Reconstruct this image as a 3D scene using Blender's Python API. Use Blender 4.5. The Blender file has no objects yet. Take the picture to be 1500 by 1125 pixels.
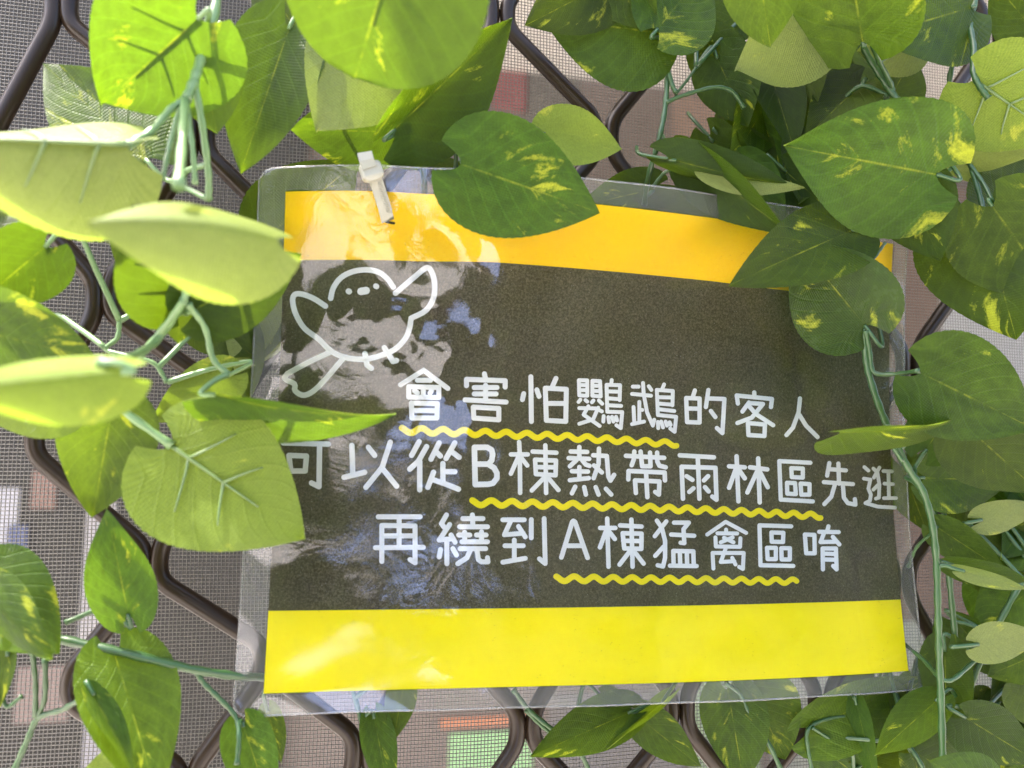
import bpy, math, random
import numpy as np
from mathutils import Vector, Matrix

random.seed(7)
rng = np.random.default_rng(7)
scene = bpy.context.scene
COL = scene.collection

# ------------------------------------------------------------------ camera
# world: x along the fence, y away from the camera, z up; the sign hangs near y = 0
CR = ((0.98236766, 0.02055605, 0.18582579), (-0.03560528, 0.99631620, 0.07801473), (-0.18353757, -0.08325553, 0.97948072))
CAM = Vector((-0.10846526, -0.32420792, -0.00131131))
FPX = 1083.333
AX = [Vector((r[0], -r[2], r[1])) for r in CR]          # camera right, up, back in the world
cd = bpy.data.cameras.new('camera')
cam = bpy.data.objects.new('camera', cd)
COL.objects.link(cam)
cam.matrix_world = Matrix(((AX[0].x, AX[1].x, AX[2].x, CAM.x), (AX[0].y, AX[1].y, AX[2].y, CAM.y), (AX[0].z, AX[1].z, AX[2].z, CAM.z), (0, 0, 0, 1)))
cd.sensor_width = 36
cd.lens = 26
cd.clip_start = 0.01
cd.clip_end = 200
cd.dof.use_dof = True
cd.dof.focus_distance = 0.345
cd.dof.aperture_fstop = 5.9
scene.camera = cam

# ------------------------------------------------------------------ sky, sun, exposure
SUN = Vector((-0.42, 0.07, 0.90)).normalized()           # towards the sun: high, left, a little behind the fence
world = bpy.data.worlds.new('World')
scene.world = world
world.use_nodes = True
wn = world.node_tree
wn.nodes.clear()
sky = wn.nodes.new('ShaderNodeTexSky')
sky.sky_type = 'NISHITA'
sky.sun_disc = False
sky.sun_elevation = math.asin(SUN.z)
sky.sun_rotation = math.atan2(SUN.x, SUN.y)
sky.air_density = 0.7
sky.dust_density = 4.5
sky.ozone_density = 0.0
bg = wn.nodes.new('ShaderNodeBackground')
bg.inputs['Strength'].default_value = 0.15
wo = wn.nodes.new('ShaderNodeOutputWorld')
wn.links.new(sky.outputs[0], bg.inputs[0])
wn.links.new(bg.outputs[0], wo.inputs[0])
sl = bpy.data.lights.new('sun', 'SUN')
sl.energy = 2.0
sl.angle = math.radians(0.5)
sl.color = (1.0, 0.95, 0.86)
so = bpy.data.objects.new('sun', sl)
COL.objects.link(so)
so.rotation_euler = (-SUN).to_track_quat('-Z', 'Y').to_euler()
vs = scene.view_settings
vs.view_transform = 'Standard'
vs.look = 'None'
vs.gamma = 1
vs.use_curve_mapping = False
vs.exposure = 3.22
scene.cycles.use_denoising = True
scene.cycles.max_bounces = 6
scene.cycles.transparent_max_bounces = 12

# ------------------------------------------------------------------ helpers
def ray(px, py):
    return (AX[0] * ((px - 750) / FPX) + AX[1] * (-(py - 562.5) / FPX) - AX[2])

def at(px, py, d):
    """the point seen at a pixel, d millimetres in front of the plane of the sign"""
    r = ray(px, py)
    k = (-d / 1000 - CAM.y) / r.y
    return CAM + r * k

def tag(o, label=None, cat=None, group=None, kind=None):
    if label: o['label'] = label
    if cat: o['category'] = cat
    if group: o['group'] = group
    if kind: o['kind'] = kind
    return o

def empty(name, loc, label, cat, group=None):
    o = bpy.data.objects.new(name, None)
    o.empty_display_size = 0.02
    o.location = loc
    COL.objects.link(o)
    return tag(o, label, cat, group)

def mesh(name, verts, faces, mat, parent=None, smooth=True, uvs=None):
    me = bpy.data.meshes.new(name)
    me.from_pydata([tuple(v) for v in verts], [], [tuple(f) for f in faces])
    if uvs is not None:
        ul = me.uv_layers.new(name='UVMap')
        li = np.empty(len(me.loops), dtype=np.int32)
        me.loops.foreach_get('vertex_index', li)
        ul.data.foreach_set('uv', np.asarray(uvs, dtype=np.float32)[li].ravel())
    if smooth:
        me.polygons.foreach_set('use_smooth', [True] * len(me.polygons))
    for m in (mat if isinstance(mat, (list, tuple)) else [mat]):
        me.materials.append(m)
    me.update()
    o = bpy.data.objects.new(name, me)
    COL.objects.link(o)
    if parent is not None:
        o.parent = parent
        o.matrix_parent_inverse = Matrix.Translation(-parent.location)
    return o

def smooth_path(pts, n=6):
    """Catmull-Rom through points given as tuples of any length"""
    P = [np.array(p, dtype=float) for p in pts]
    if len(P) < 3:
        return [P[0] + (P[-1] - P[0]) * i / n for i in range(n + 1)]
    P = [2 * P[0] - P[1]] + P + [2 * P[-1] - P[-2]]
    out = []
    for i in range(1, len(P) - 2):
        for k in range(n):
            t = k / n
            a, b, c, d = P[i - 1:i + 3]
            out.append(0.5 * (2 * b + (c - a) * t + (2 * a - 5 * b + 4 * c - d) * t * t + (3 * b - a - 3 * c + d) * t ** 3))
    out.append(P[-2])
    return out

def tube(path, radii, sides=8, section=None, ref=None, cap=True):
    """verts, faces of a tube along a list of Vectors"""
    V, F = [], []
    n = len(path)
    prev = Vector(ref) if ref is not None else Vector((0.3, -0.9, 0.2))
    for i, p in enumerate(path):
        t = (path[min(i + 1, n - 1)] - path[max(i - 1, 0)])
        if t.length < 1e-9: t = Vector((0, 0, 1))
        t.normalize()
        base = Vector(ref) if ref is not None else prev
        u = base - t * base.dot(t)
        if u.length < 1e-5: u = t.orthogonal()
        u.normalize()
        prev = u
        w = t.cross(u)
        r = radii[i] if hasattr(radii, '__len__') else radii
        for k in range(sides):
            if section is None:
                a = 2 * math.pi * k / sides
                q = u * math.cos(a) + w * math.sin(a)
                V.append(p + q * r)
            else:
                V.append(p + u * section[k][0] * r + w * section[k][1] * r)
    for i in range(n - 1):
        for k in range(sides):
            a, b = i * sides + k, i * sides + (k + 1) % sides
            F.append((a, b, b + sides, a + sides))
    if cap:
        F.append(tuple(range(sides - 1, -1, -1)))
        F.append(tuple((n - 1) * sides + k for k in range(sides)))
    return V, F

def join(parts):
    V, F = [], []
    for v, f in parts:
        o = len(V)
        V += list(v)
        F += [tuple(i + o for i in q) for q in f]
    return V, F

def box(x0, x1, y0, y1, z0, z1):
    V = [Vector((x, y, z)) for x in (x0, x1) for y in (y0, y1) for z in (z0, z1)]
    return V, [(0, 1, 3, 2), (4, 6, 7, 5), (0, 4, 5, 1), (2, 3, 7, 6), (0, 2, 6, 4), (1, 5, 7, 3)]

# ------------------------------------------------------------------ materials
class NT:
    def __init__(s, name):
        s.m = bpy.data.materials.new(name)
        s.m.use_nodes = True
        s.t = s.m.node_tree
        s.t.nodes.clear()
        s.out = s.n('ShaderNodeOutputMaterial')
    def n(s, kind, **kw):
        o = s.t.nodes.new(kind)
        for k, v in kw.items(): setattr(o, k, v)
        return o
    def l(s, a, b): s.t.links.new(a, b)
    def v(s, sock, val):
        if isinstance(val, bpy.types.NodeSocket): s.l(val, sock)
        else: sock.default_value = val
    def math(s, op, a, b=0.0, c=None):
        m = s.n('ShaderNodeMath', operation=op)
        s.v(m.inputs[0], a); s.v(m.inputs[1], b)
        if c is not None: s.v(m.inputs[2], c)
        return m.outputs[0]
    def noise(s, vec, scale, detail=3, rough=0.5, dist=0.0):
        m = s.n('ShaderNodeTexNoise')
        if vec is not None: s.l(vec, m.inputs['Vector'])
        m.inputs['Scale'].default_value = scale
        m.inputs['Detail'].default_value = detail
        m.inputs['Roughness'].default_value = rough
        m.inputs['Distortion'].default_value = dist
        return m.outputs['Fac']
    def ramp(s, fac, stops):
        m = s.n('ShaderNodeValToRGB')
        el = m.color_ramp.elements
        while len(el) < len(stops): el.new(0.5)
        for e, (p, c) in zip(el, stops):
            e.position = p
            e.color = (*c, 1) if hasattr(c, '__len__') else (c, c, c, 1)
        s.l(fac, m.inputs[0])
        return m.outputs[0]
    def mix(s, fac, a, b, blend='MIX'):
        m = s.n('ShaderNodeMix', data_type='RGBA', blend_type=blend)
        s.v(m.inputs[0], fac)
        s.v(m.inputs[6], a if not isinstance(a, tuple) else (*a, 1))
        s.v(m.inputs[7], b if not isinstance(b, tuple) else (*b, 1))
        return m.outputs[2]
    def bump(s, h, strength, dist):
        m = s.n('ShaderNodeBump')
        s.l(h, m.inputs['Height'])
        m.inputs['Strength'].default_value = strength
        m.inputs['Distance'].default_value = dist
        return m.outputs[0]
    def bsdf(s, col, rough=0.5, spec=0.5, normal=None, metal=0.0):
        b = s.n('ShaderNodeBsdfPrincipled')
        s.v(b.inputs['Base Color'], (*col, 1) if isinstance(col, tuple) else col)
        s.v(b.inputs['Roughness'], rough)
        b.inputs['Specular IOR Level'].default_value = spec
        b.inputs['Metallic'].default_value = metal
        if normal is not None: s.l(normal, b.inputs['Normal'])
        return b.outputs[0]
    def done(s, sh):
        s.l(sh, s.out.inputs['Surface'])
        return s.m

def simple(name, col, rough=0.5, spec=0.4, var=0.15, scale=60, bump=0.0, metal=0.0):
    t = NT(name)
    co = t.n('ShaderNodeTexCoord').outputs['Object']
    n = t.noise(co, scale, 4, 0.6)
    c = t.mix(n, tuple(x * (1 - var) for x in col), tuple(min(1, x * (1 + var)) for x in col))
    nm = t.bump(t.noise(co, scale * 6, 2), bump, 0.0005) if bump else None
    return t.done(t.bsdf(c, rough, spec, nm, metal))

def leaf_material(name, base, dark, under, yellow_amt, rough=0.42):
    t = NT(name)
    uv = t.n('ShaderNodeUVMap').outputs[0]
    sep = t.n('ShaderNodeSeparateXYZ'); t.l(uv, sep.inputs[0])
    u, v = sep.outputs[0], sep.outputs[1]
    rnd = t.n('ShaderNodeObjectInfo').outputs['Random']
    s = t.math('ABSOLUTE', t.math('SUBTRACT', v, 0.5))                    # 0 at the midrib, .5 at the edge
    # streaks run from the midrib outwards and forwards, as veins do
    along = t.math('SUBTRACT', u, t.math('MULTIPLY', s, 0.75))
    cv = t.n('ShaderNodeCombineXYZ')
    t.l(t.math('MULTIPLY', along, 7.0), cv.inputs[0])
    t.l(t.math('MULTIPLY', v, 2.6), cv.inputs[1])
    t.l(t.math('MULTIPLY', rnd, 57.0), cv.inputs[2])
    st = t.noise(cv.outputs[0], 1.0, 5, 0.62, 0.4)
    cv2 = t.n('ShaderNodeCombineXYZ')
    t.l(t.math('MULTIPLY', u, 2.0), cv2.inputs[0])
    t.l(t.math('MULTIPLY', v, 2.0), cv2.inputs[1])
    t.l(t.math('MULTIPLY', rnd, 91.0), cv2.inputs[2])
    patch = t.noise(cv2.outputs[0], 1.0, 1, 0.5)
    grit = t.noise(t.n('ShaderNodeTexCoord').outputs['Object'], 520, 3, 0.7)
    amt = t.math('ADD', t.math('ADD', t.math('MULTIPLY', st, 0.72), t.math('MULTIPLY', patch, 0.55)), t.math('MULTIPLY_ADD', grit, 0.16, -0.08))
    ymask = t.ramp(amt, [(0.715 - yellow_amt, 0.0), (0.80 - yellow_amt, 1.0)])
    mid = t.ramp(s, [(0.0, 1.0), (0.006, 0.6), (0.012, 0.0)])
    midf = t.math('MULTIPLY', mid, t.ramp(st, [(0.42, 0.05), (0.62, 0.7)]))
    veins = t.n('ShaderNodeTexWave', wave_type='BANDS', bands_direction='X')
    cvv = t.n('ShaderNodeCombineXYZ')
    t.l(along, cvv.inputs[0]); t.l(t.math('MULTIPLY', rnd, 5.0), cvv.inputs[1])
    t.l(cvv.outputs[0], veins.inputs['Vector'])
    veins.inputs['Scale'].default_value = 2.6
    veins.inputs['Distortion'].default_value = 1.5
    vl = t.ramp(veins.outputs['Fac'], [(0.88, 0.0), (1.0, 0.45)])
    mott = t.noise(cv2.outputs[0], 4.0, 4, 0.65)
    g = t.mix(t.ramp(mott, [(0.3, 0.0), (0.7, 1.0)]), dark, base)
    g = t.mix(t.math('MULTIPLY', vl, 0.5), g, tuple(min(1, c * 1.6) for c in base))
    hue = t.n('ShaderNodeHueSaturation')
    t.l(g, hue.inputs['Color'])
    t.l(t.math('MULTIPLY_ADD', rnd, 0.035, 0.482), hue.inputs['Hue'])
    t.l(t.math('MULTIPLY_ADD', t.math('FRACT', t.math('MULTIPLY', rnd, 13.7)), 0.75, 0.48), hue.inputs['Value'])
    g = hue.outputs[0]
    ycol = (0.20, 0.225, 0.016)
    front = t.mix(t.math('MAXIMUM', ymask, midf), g, ycol)
    und = t.mix(t.math('MULTIPLY', ymask, 0.75), t.mix(t.ramp(mott, [(0.3, 0.0), (0.7, 1.0)]), tuple(c * 0.85 for c in under), under), (0.28, 0.29, 0.035))
    bf = t.n('ShaderNodeNewGeometry').outputs['Backfacing']
    col = t.mix(bf, front, und)
    # woven cloth: fine threads across and along
    tc = t.n('ShaderNodeTexCoord').outputs['UV']
    w1 = t.n('ShaderNodeTexWave', wave_type='BANDS', bands_direction='X'); t.l(tc, w1.inputs[0])
    w1.inputs['Scale'].default_value = 17; w1.inputs['Distortion'].default_value = 0.6
    w2 = t.n('ShaderNodeTexWave', wave_type='BANDS', bands_direction='Y'); t.l(tc, w2.inputs[0])
    w2.inputs['Scale'].default_value = 15; w2.inputs['Distortion'].default_value = 0.6
    h = t.math('ADD', t.math('MULTIPLY', t.math('ADD', w1.outputs['Fac'], w2.outputs['Fac']), 0.25), t.math('MULTIPLY_ADD', vl, -0.9, t.math('MULTIPLY', mott, 1.2)))
    nm = t.bump(h, 0.6, 0.0007)
    fine = t.noise(t.n('ShaderNodeTexCoord').outputs['Object'], 1400, 2, 0.6)
    col = t.mix(t.math('MULTIPLY', w1.outputs['Fac'], 0.30), col, t.mix(0.6, col, (0.015, 0.035, 0.006)))
    col = t.mix(t.ramp(fine, [(0.38, 0.0), (0.62, 0.35)]), col, t.mix(1.0, col, (1.7, 1.7, 1.6), 'MULTIPLY'))
    d = t.bsdf(col, t.ramp(mott, [(0.3, rough - 0.08), (0.7, rough + 0.1)]), 0.14 if rough > 0.3 else 0.22, nm)
    tr = t.n('ShaderNodeBsdfTranslucent')
    t.l(t.mix(0.55, t.mix(1.0, col, (4.2, 4.2, 1.4), 'MULTIPLY'), (0.22, 0.33, 0.006)), tr.inputs['Color'])
    mx = t.n('ShaderNodeMixShader')
    mx.inputs[0].default_value = 0.28
    t.l(d, mx.inputs[1]); t.l(tr.outputs[0], mx.inputs[2])
    return t.done(mx.outputs[0])

M = {}
M['leaf'] = leaf_material('leaf_cloth', (0.034, 0.066, 0.005), (0.012, 0.029, 0.002), (0.112, 0.156, 0.023), -0.04)
M['leaf_plain'] = leaf_material('leaf_cloth_plain', (0.029, 0.055, 0.005), (0.011, 0.026, 0.002), (0.122, 0.150, 0.046), -0.07)
M['leaf_gloss'] = leaf_material('leaf_cloth_glossy', (0.022, 0.050, 0.004), (0.009, 0.025, 0.002), (0.10, 0.13, 0.04), -0.02, 0.22)
M['stem'] = simple('stem_plastic', (0.020, 0.056, 0.013), 0.38, 0.5, 0.2, 90, 0.15)
M['stem_pale'] = simple('stem_plastic_pale', (0.105, 0.180, 0.068), 0.4, 0.5, 0.2, 90, 0.15)
M['rib'] = simple('rib_plastic', (0.085, 0.135, 0.040), 0.4, 0.5, 0.2, 90)
M['bar'] = simple('brown_enamel', (0.015, 0.0090, 0.005), 0.28, 0.22, 0.3, 40, 0.06)
M['wire'] = simple('screen_wire', (0.060, 0.056, 0.046), 0.42, 0.5, 0.3, 30)
M['white_print'] = simple('white_print', (0.84, 0.84, 0.83), 0.7, 0.05, 0.03, 300)
M['yellow_line'] = simple('yellow_ink', (0.92, 0.78, 0.012), 0.7, 0.03, 0.03, 300)
M['tie'] = simple('nylon_tie', (0.22, 0.22, 0.18), 0.4, 0.5, 0.06, 200)
M['edge'] = simple('paper_edge', (0.7, 0.7, 0.68), 0.8, 0.2)

def print_material(name, stops, scale, speck=None, rough=0.75):
    t = NT(name)
    co = t.n('ShaderNodeTexCoord').outputs['Object']
    n = t.noise(co, scale, 5, 0.7)
    c = t.ramp(n, stops)
    big = t.noise(co, 14, 3, 0.6)
    c = t.mix(t.ramp(big, [(0.35, 0.0), (0.7, 0.35)]), c, t.mix(1.0, c, (1.25, 1.2, 1.1), 'MULTIPLY'))
    if speck:
        sp = t.n('ShaderNodeTexVoronoi'); t.l(co, sp.inputs['Vector']); sp.inputs['Scale'].default_value = 900
        k = t.math('MULTIPLY', t.ramp(sp.outputs['Distance'], [(0.10, 1.0), (0.2, 0.0)]), t.ramp(t.noise(co, 200, 2), [(0.58, 0.0), (0.64, 1.0)]))
        c = t.mix(k, c, speck)
    return t.done(t.bsdf(c, rough, 0.04))
M['dark_print'] = print_material('dark_print', [(0.30, (0.040, 0.033, 0.017)), (0.5, (0.077, 0.064, 0.036)), (0.70, (0.150, 0.128, 0.080))], 1100, (0.24, 0.23, 0.19))
M['yellow_print'] = print_material('yellow_print', [(0.3, (0.95, 0.79, 0.006)), (0.7, (0.97, 0.84, 0.010))], 900, (0.45, 0.33, 0.02))

def film_material():
    t = NT('laminate_film')
    co = t.n('ShaderNodeTexCoord').outputs['Object']
    big = t.noise(co, 9, 2, 0.5, 0.3)
    crk = t.n('ShaderNodeTexNoise'); t.l(co, crk.inputs['Vector'])
    crk.inputs['Scale'].default_value = 55; crk.inputs['Detail'].default_value = 5; crk.inputs['Roughness'].default_value = 0.6; crk.inputs['Distortion'].default_value = 1.2
    msk = t.ramp(t.noise(co, 11, 2), [(0.42, 0.06), (0.66, 1.0)])
    nm1 = t.bump(big, 0.25, 0.010)
    b2 = t.n('ShaderNodeBump'); t.l(crk.outputs['Fac'], b2.inputs['Height']); t.l(nm1, b2.inputs['Normal'])
    sz = t.n('ShaderNodeSeparateXYZ'); t.l(co, sz.inputs[0])
    bonded = t.ramp(t.math('MULTIPLY_ADD', sz.outputs[2], 20.0, 2.0), [(0.45, 0.12), (0.70, 1.0)])   # the lower band is still well bonded
    t.l(t.math('MULTIPLY', t.math('MULTIPLY', msk, bonded), 0.34), b2.inputs['Strength']); b2.inputs['Distance'].default_value = 0.0022
    gl = t.n('ShaderNodeBsdfGlossy'); gl.inputs['Roughness'].default_value = 0.035
    t.l(b2.outputs[0], gl.inputs['Normal'])
    tp = t.n('ShaderNodeBsdfTransparent'); tp.inputs[0].default_value = (0.97, 0.98, 0.98, 1)
    fr = t.n('ShaderNodeFresnel'); fr.inputs[0].default_value = 1.5
    t.l(b2.outputs[0], fr.inputs['Normal'])
    m1 = t.n('ShaderNodeMixShader')
    t.l(t.math('MINIMUM', t.math('MULTIPLY', fr.outputs[0], 1.5), 1.0), m1.inputs[0])
    t.l(tp.outputs[0], m1.inputs[1]); t.l(gl.outputs[0], m1.inputs[2])
    df = t.n('ShaderNodeBsdfDiffuse'); df.inputs[0].default_value = (0.8, 0.82, 0.84, 1)
    m2 = t.n('ShaderNodeMixShader')
    sx = t.n('ShaderNodeSeparateXYZ'); t.l(co, sx.inputs[0])
    rimf = t.math('GREATER_THAN', t.math('MAXIMUM', t.math('DIVIDE', t.math('ABSOLUTE', sx.outputs[0]), 0.1485), t.math('DIVIDE', t.math('ABSOLUTE', sx.outputs[2]), 0.105)), 1.0)
    haze = t.math('MULTIPLY_ADD', rimf, 0.035, t.ramp(t.noise(co, 30, 4, 0.7), [(0.35, 0.002), (0.75, 0.014)]))
    t.l(haze, m2.inputs[0])
    t.l(m1.outputs[0], m2.inputs[1]); t.l(df.outputs[0], m2.inputs[2])
    return t.done(m2.outputs[0])
M['film'] = film_material()

# ------------------------------------------------------------------ ground, wall behind the fence, things on it
GROUND = -1.15
gm = simple('pavement_stone', (0.58, 0.54, 0.50), 0.8, 0.2, 0.2, 8)
v, f = box(-30, 30, -30, 30, GROUND - 0.1, GROUND)
tag(mesh('pavement', v, f, gm, smooth=False), kind='structure')
WALL = 1.65
wm = simple('beige_plaster', (0.112, 0.090, 0.078), 0.85, 0.2, 0.22, 5)
v, f = box(-2.8, 4.2, WALL, WALL + 0.12, GROUND, 1.9)
tag(mesh('back_wall', v, f, wm, smooth=False), kind='structure')

def on_wall(px, py, y):
    r = ray(px, py)
    return CAM + r * ((y - CAM.y) / r.y)

def sheet(name, x0, y0, x1, y1, col, label, cat, thick=0.004, off=0.0, rough=0.7):
    """a flat thing fixed to the wall, from its corners as seen"""
    yb = WALL - 0.001 - off
    a, b = on_wall(x0, y1, yb), on_wall(x1, y0, yb)
    v, f = box(a.x, b.x, yb - thick, yb, a.z, b.z)
    return tag(mesh(name, v, f, simple(name + '_paint', col, rough, 0.3, 0.12, 12), smooth=False), label, cat)

sheet('dark_board', -260, -200, 470, 1330, (0.009, 0.008, 0.006), 'large dark brown board fixed to the wall behind the mesh', 'board', 0.03)
sheet('white_poster', -40, 715, 30, 1000, (0.198, 0.198, 0.210), 'white sheet on the dark board, furthest from the sign', 'poster', 0.004, 0.031)
sheet('blue_card', 8, 770, 42, 830, (0.040, 0.048, 0.087), 'small blue card on the white sheet of the dark board', 'card', 0.004, 0.036)
sheet('pale_poster', 112, 735, 172, 985, (0.182, 0.175, 0.175), 'narrow pale sheet on the dark board beside the brown card', 'poster', 0.004, 0.031)
sheet('brown_card', 45, 690, 85, 745, (0.107, 0.063, 0.048), 'small tan card pinned to the dark board', 'card', 0.004, 0.031)
sheet('pink_poster', 20, 975, 105, 1060, (0.119, 0.087, 0.076), 'pink sheet low on the dark board', 'poster', 0.004, 0.031)
sheet('grey_poster', 120, 1000, 190, 1125, (0.159, 0.155, 0.167), 'grey sheet low on the dark board', 'poster', 0.004, 0.031)
sheet('red_sign', 545, 110, 592, 185, (0.135, 0.020, 0.024), 'red square sign on the beige wall', 'sign')
sheet('pink_sign', 722, 100, 775, 160, (0.151, 0.056, 0.056), 'pink square sign on the beige wall', 'sign')
sheet('grey_poster', 770, 110, 850, 185, (0.087, 0.079, 0.068), 'grey poster on the wall beside the pink sign', 'poster')
sheet('white_banner', 960, -40, 1035, 110, (0.218, 0.218, 0.218), 'white upright banner high on the wall', 'banner')
sheet('orange_card', 985, 150, 1080, 200, (0.167, 0.115, 0.087), 'orange card on the wall below the white banner', 'card')
sheet('grey_post', 1335, 30, 1420, 140, (0.107, 0.103, 0.095), 'grey plate on the wall above the brown door', 'plate')
sheet('brown_door', 1315, 300, 1620, 900, (0.095, 0.061, 0.043), 'brown door panel in the wall behind the mesh', 'door', 0.03)
sheet('white_notice', 1380, 440, 1500, 560, (0.238, 0.242, 0.238), 'white notice on the brown door', 'notice', 0.004, 0.031)
sheet('cream_notice', 1400, 690, 1480, 735, (0.317, 0.317, 0.286), 'cream notice on the brown door below the white one', 'notice', 0.004, 0.031)
sheet('cream_strip', 1440, 770, 1500, 840, (0.309, 0.314, 0.278), 'cream strip low on the brown door', 'notice', 0.004, 0.031)
sheet('green_mat', 655, 1068, 780, 1190, (0.167, 0.286, 0.135), 'light green mat hung low on the wall', 'mat', 0.006)
sheet('orange_strip', 645, 1046, 780, 1066, (0.286, 0.119, 0.063), 'orange strip above the green mat', 'strip', 0.006)
sheet('grey_board', 800, 1010, 1000, 1240, (0.103, 0.095, 0.091), 'grey board low on the wall between two green mats', 'board', 0.006)
sheet('pale_green_mat', 1010, 930, 1110, 1250, (0.159, 0.206, 0.119), 'pale green mat hung low on the wall beside the grey board', 'mat', 0.006)
sheet('cream_board', 1130, 905, 1500, 1260, (0.182, 0.187, 0.147), 'wide cream board low on the wall', 'board', 0.006)
sheet('brown_plate', 1198, 1080, 1250, 1160, (0.087, 0.051, 0.036), 'brown plate on the cream board', 'plate', 0.004, 0.008)
sheet('red_tag', 1405, 885, 1425, 920, (0.298, 0.071, 0.040), 'small red tag above the cream board', 'tag', 0.004, 0.008)

# dark green block added behind the camera, unseen: only its reflection shows
hm = simple('reflection_block_green', (0.080, 0.120, 0.030), 0.9, 0.1, 0.9, 7, 0.6)
def reflection_block_mesh(x0, x1, y, z0, z1):
    nx, nz = 60, 40
    V, F = [], []
    for j in range(nz + 1):
        for i in range(nx + 1):
            V.append(Vector((x0 + (x1 - x0) * i / nx, y + rng.normal() * 0.05, z0 + (z1 - z0) * j / nz + (rng.normal() * 0.06 if j == nz else 0))))
    for j in range(nz):
        for i in range(nx):
            a = j * (nx + 1) + i
            F.append((a + 1, a, a + nx + 1, a + nx + 2))
    n = len(V)
    V += [Vector((x0, y - 0.6, z0)), Vector((x1, y - 0.6, z0)), Vector((x1, y - 0.6, z1)), Vector((x0, y - 0.6, z1))]
    F.append((n, n + 1, n + 2, n + 3))
    return V, F
v, f = reflection_block_mesh(-4.0, 5.0, -2.7, GROUND, 0.75)
tag(mesh('reflection_block', v, f, hm, smooth=False), 'unseen dark green block added opposite the fence to reflect in the film', 'reflection_block')

# white and blue sheets added unseen to make the glare in the loose film
GLARE = empty('glare_sheets', (-0.7, -1.9, GROUND), 'unseen sloping white and blue sheets added opposite the fence for film glare', 'glare_prop')
def slope(x0, x1, ya, za, yb, zb, sag):
    n, m = 30, 10
    V = [Vector((x0 + (x1 - x0) * i / n, ya + (yb - ya) * j / m, za + (zb - za) * j / m + sag * math.sin(i * 1.1) * math.sin(j * 0.9) - 0.004 * k)) for k in (0, 1) for j in range(m + 1) for i in range(n + 1)]
    F, q = [], (n + 1) * (m + 1)
    for j in range(m):
        for i in range(n):
            a = j * (n + 1) + i
            F += [(a, a + 1, a + n + 2, a + n + 1), (q + a, q + a + n + 1, q + a + n + 2, q + a + 1)]
    return V, F
v, f = slope(-1.45, -0.18, -1.50, -0.165, -2.05, 0.08, 0.010)
mesh('white_glare_sheet', v, f, simple('white_glare', (0.56, 0.54, 0.52), 0.8, 0.2, 0.1, 9), GLARE)
v, f = slope(-0.40, -0.02, -1.30, -0.60, -1.52, -0.302, 0.006)
mesh('blue_glare_sheet', v, f, simple('blue_glare', (0.36, 0.51, 1.0), 0.6, 0.3, 0.15, 9), GLARE)
for px_, py_, zz in ((-1.40, -1.53, -0.165), (-0.22, -1.53, -0.165), (-1.40, -2.02, 0.06), (-0.22, -2.02, 0.06)):
    v, f = tube([Vector((px_, py_, GROUND)), Vector((px_, py_, zz))], 0.02, 10)
    mesh('post', v, f, M['bar'], GLARE)

# unseen sheet added overhead to keep the sun off the fence's right-hand part
am = simple('sun_blocker_canvas', (0.40, 0.38, 0.34), 0.9, 0.1, 0.1, 20)
def sun_blocker():
    nx, ny = 40, 8
    V, F = [], []
    for k in (0, 1):
        for j in range(ny + 1):
            for i in range(nx + 1):
                x, y = -0.42 + 2.72 * i / nx, -0.12 + 1.765 * j / ny
                V.append(Vector((x, y, 0.80 + 0.25 * j / ny - 0.012 * math.sin(x * 24) ** 2 * (1 - j / ny) + 0.004 * k)))
    m = (nx + 1) * (ny + 1)
    for j in range(ny):
        for i in range(nx):
            a = j * (nx + 1) + i
            F += [(a, a + nx + 1, a + nx + 2, a + 1), (m + a, m + a + 1, m + a + nx + 2, m + a + nx + 1)]
    return V, F
v, f = sun_blocker()
tag(mesh('sun_blocker', v, f, am), 'unseen grey canvas sheet added above the fence to block the sun', 'sun_blocker')

# ------------------------------------------------------------------ lattice grille
GR = empty('lattice_grille', (0, 0.022, -0.30), 'dark brown metal lattice of bent bars behind the sign and vines', 'grille')
seams = [
    [(-75, -190), (-20, 220), (40, 645), (92, 1008), (130, 1380)],
    [(35, -400), (90, 8), (150, 435), (222, 828), (275, 1150), (320, 1480)],
    [(240, -190), (290, 200), (345, 600), (395, 968), (440, 1320)],
    [(420, -370), (442, 10), (468, 400), (500, 760), (530, 1100), (556, 1430)],
    [(578, -150), (602, 212), (625, 570), (645, 905), (662, 1240)],
    [(725, -330), (732, 20), (748, 380), (762, 730), (770, 1066), (778, 1400)],
    [(888, -140), (885, 200), (882, 540), (880, 870), (878, 1200)],
    [(1015, -310), (1008, 32), (1005, 380), (1000, 710), (995, 1040), (990, 1360)],
    [(1112, -130), (1106, 208), (1105, 540), (1100, 865), (1096, 1190)],
    [(1240, -300), (1232, 40), (1225, 375), (1215, 700), (1205, 1030), (1195, 1350)],
    [(1360, -110), (1346, 215), (1333, 535), (1320, 850), (1308, 1170)],
    [(1466, -280), (1452, 45), (1436, 370), (1420, 690), (1405, 1010), (1390, 1330)],
    [(1590, -100), (1568, 220), (1545, 535), (1525, 845), (1505, 1160)],
    [(1690, -270), (1665, 50), (1640, 370), (1615, 690), (1590, 1010)],
]
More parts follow.
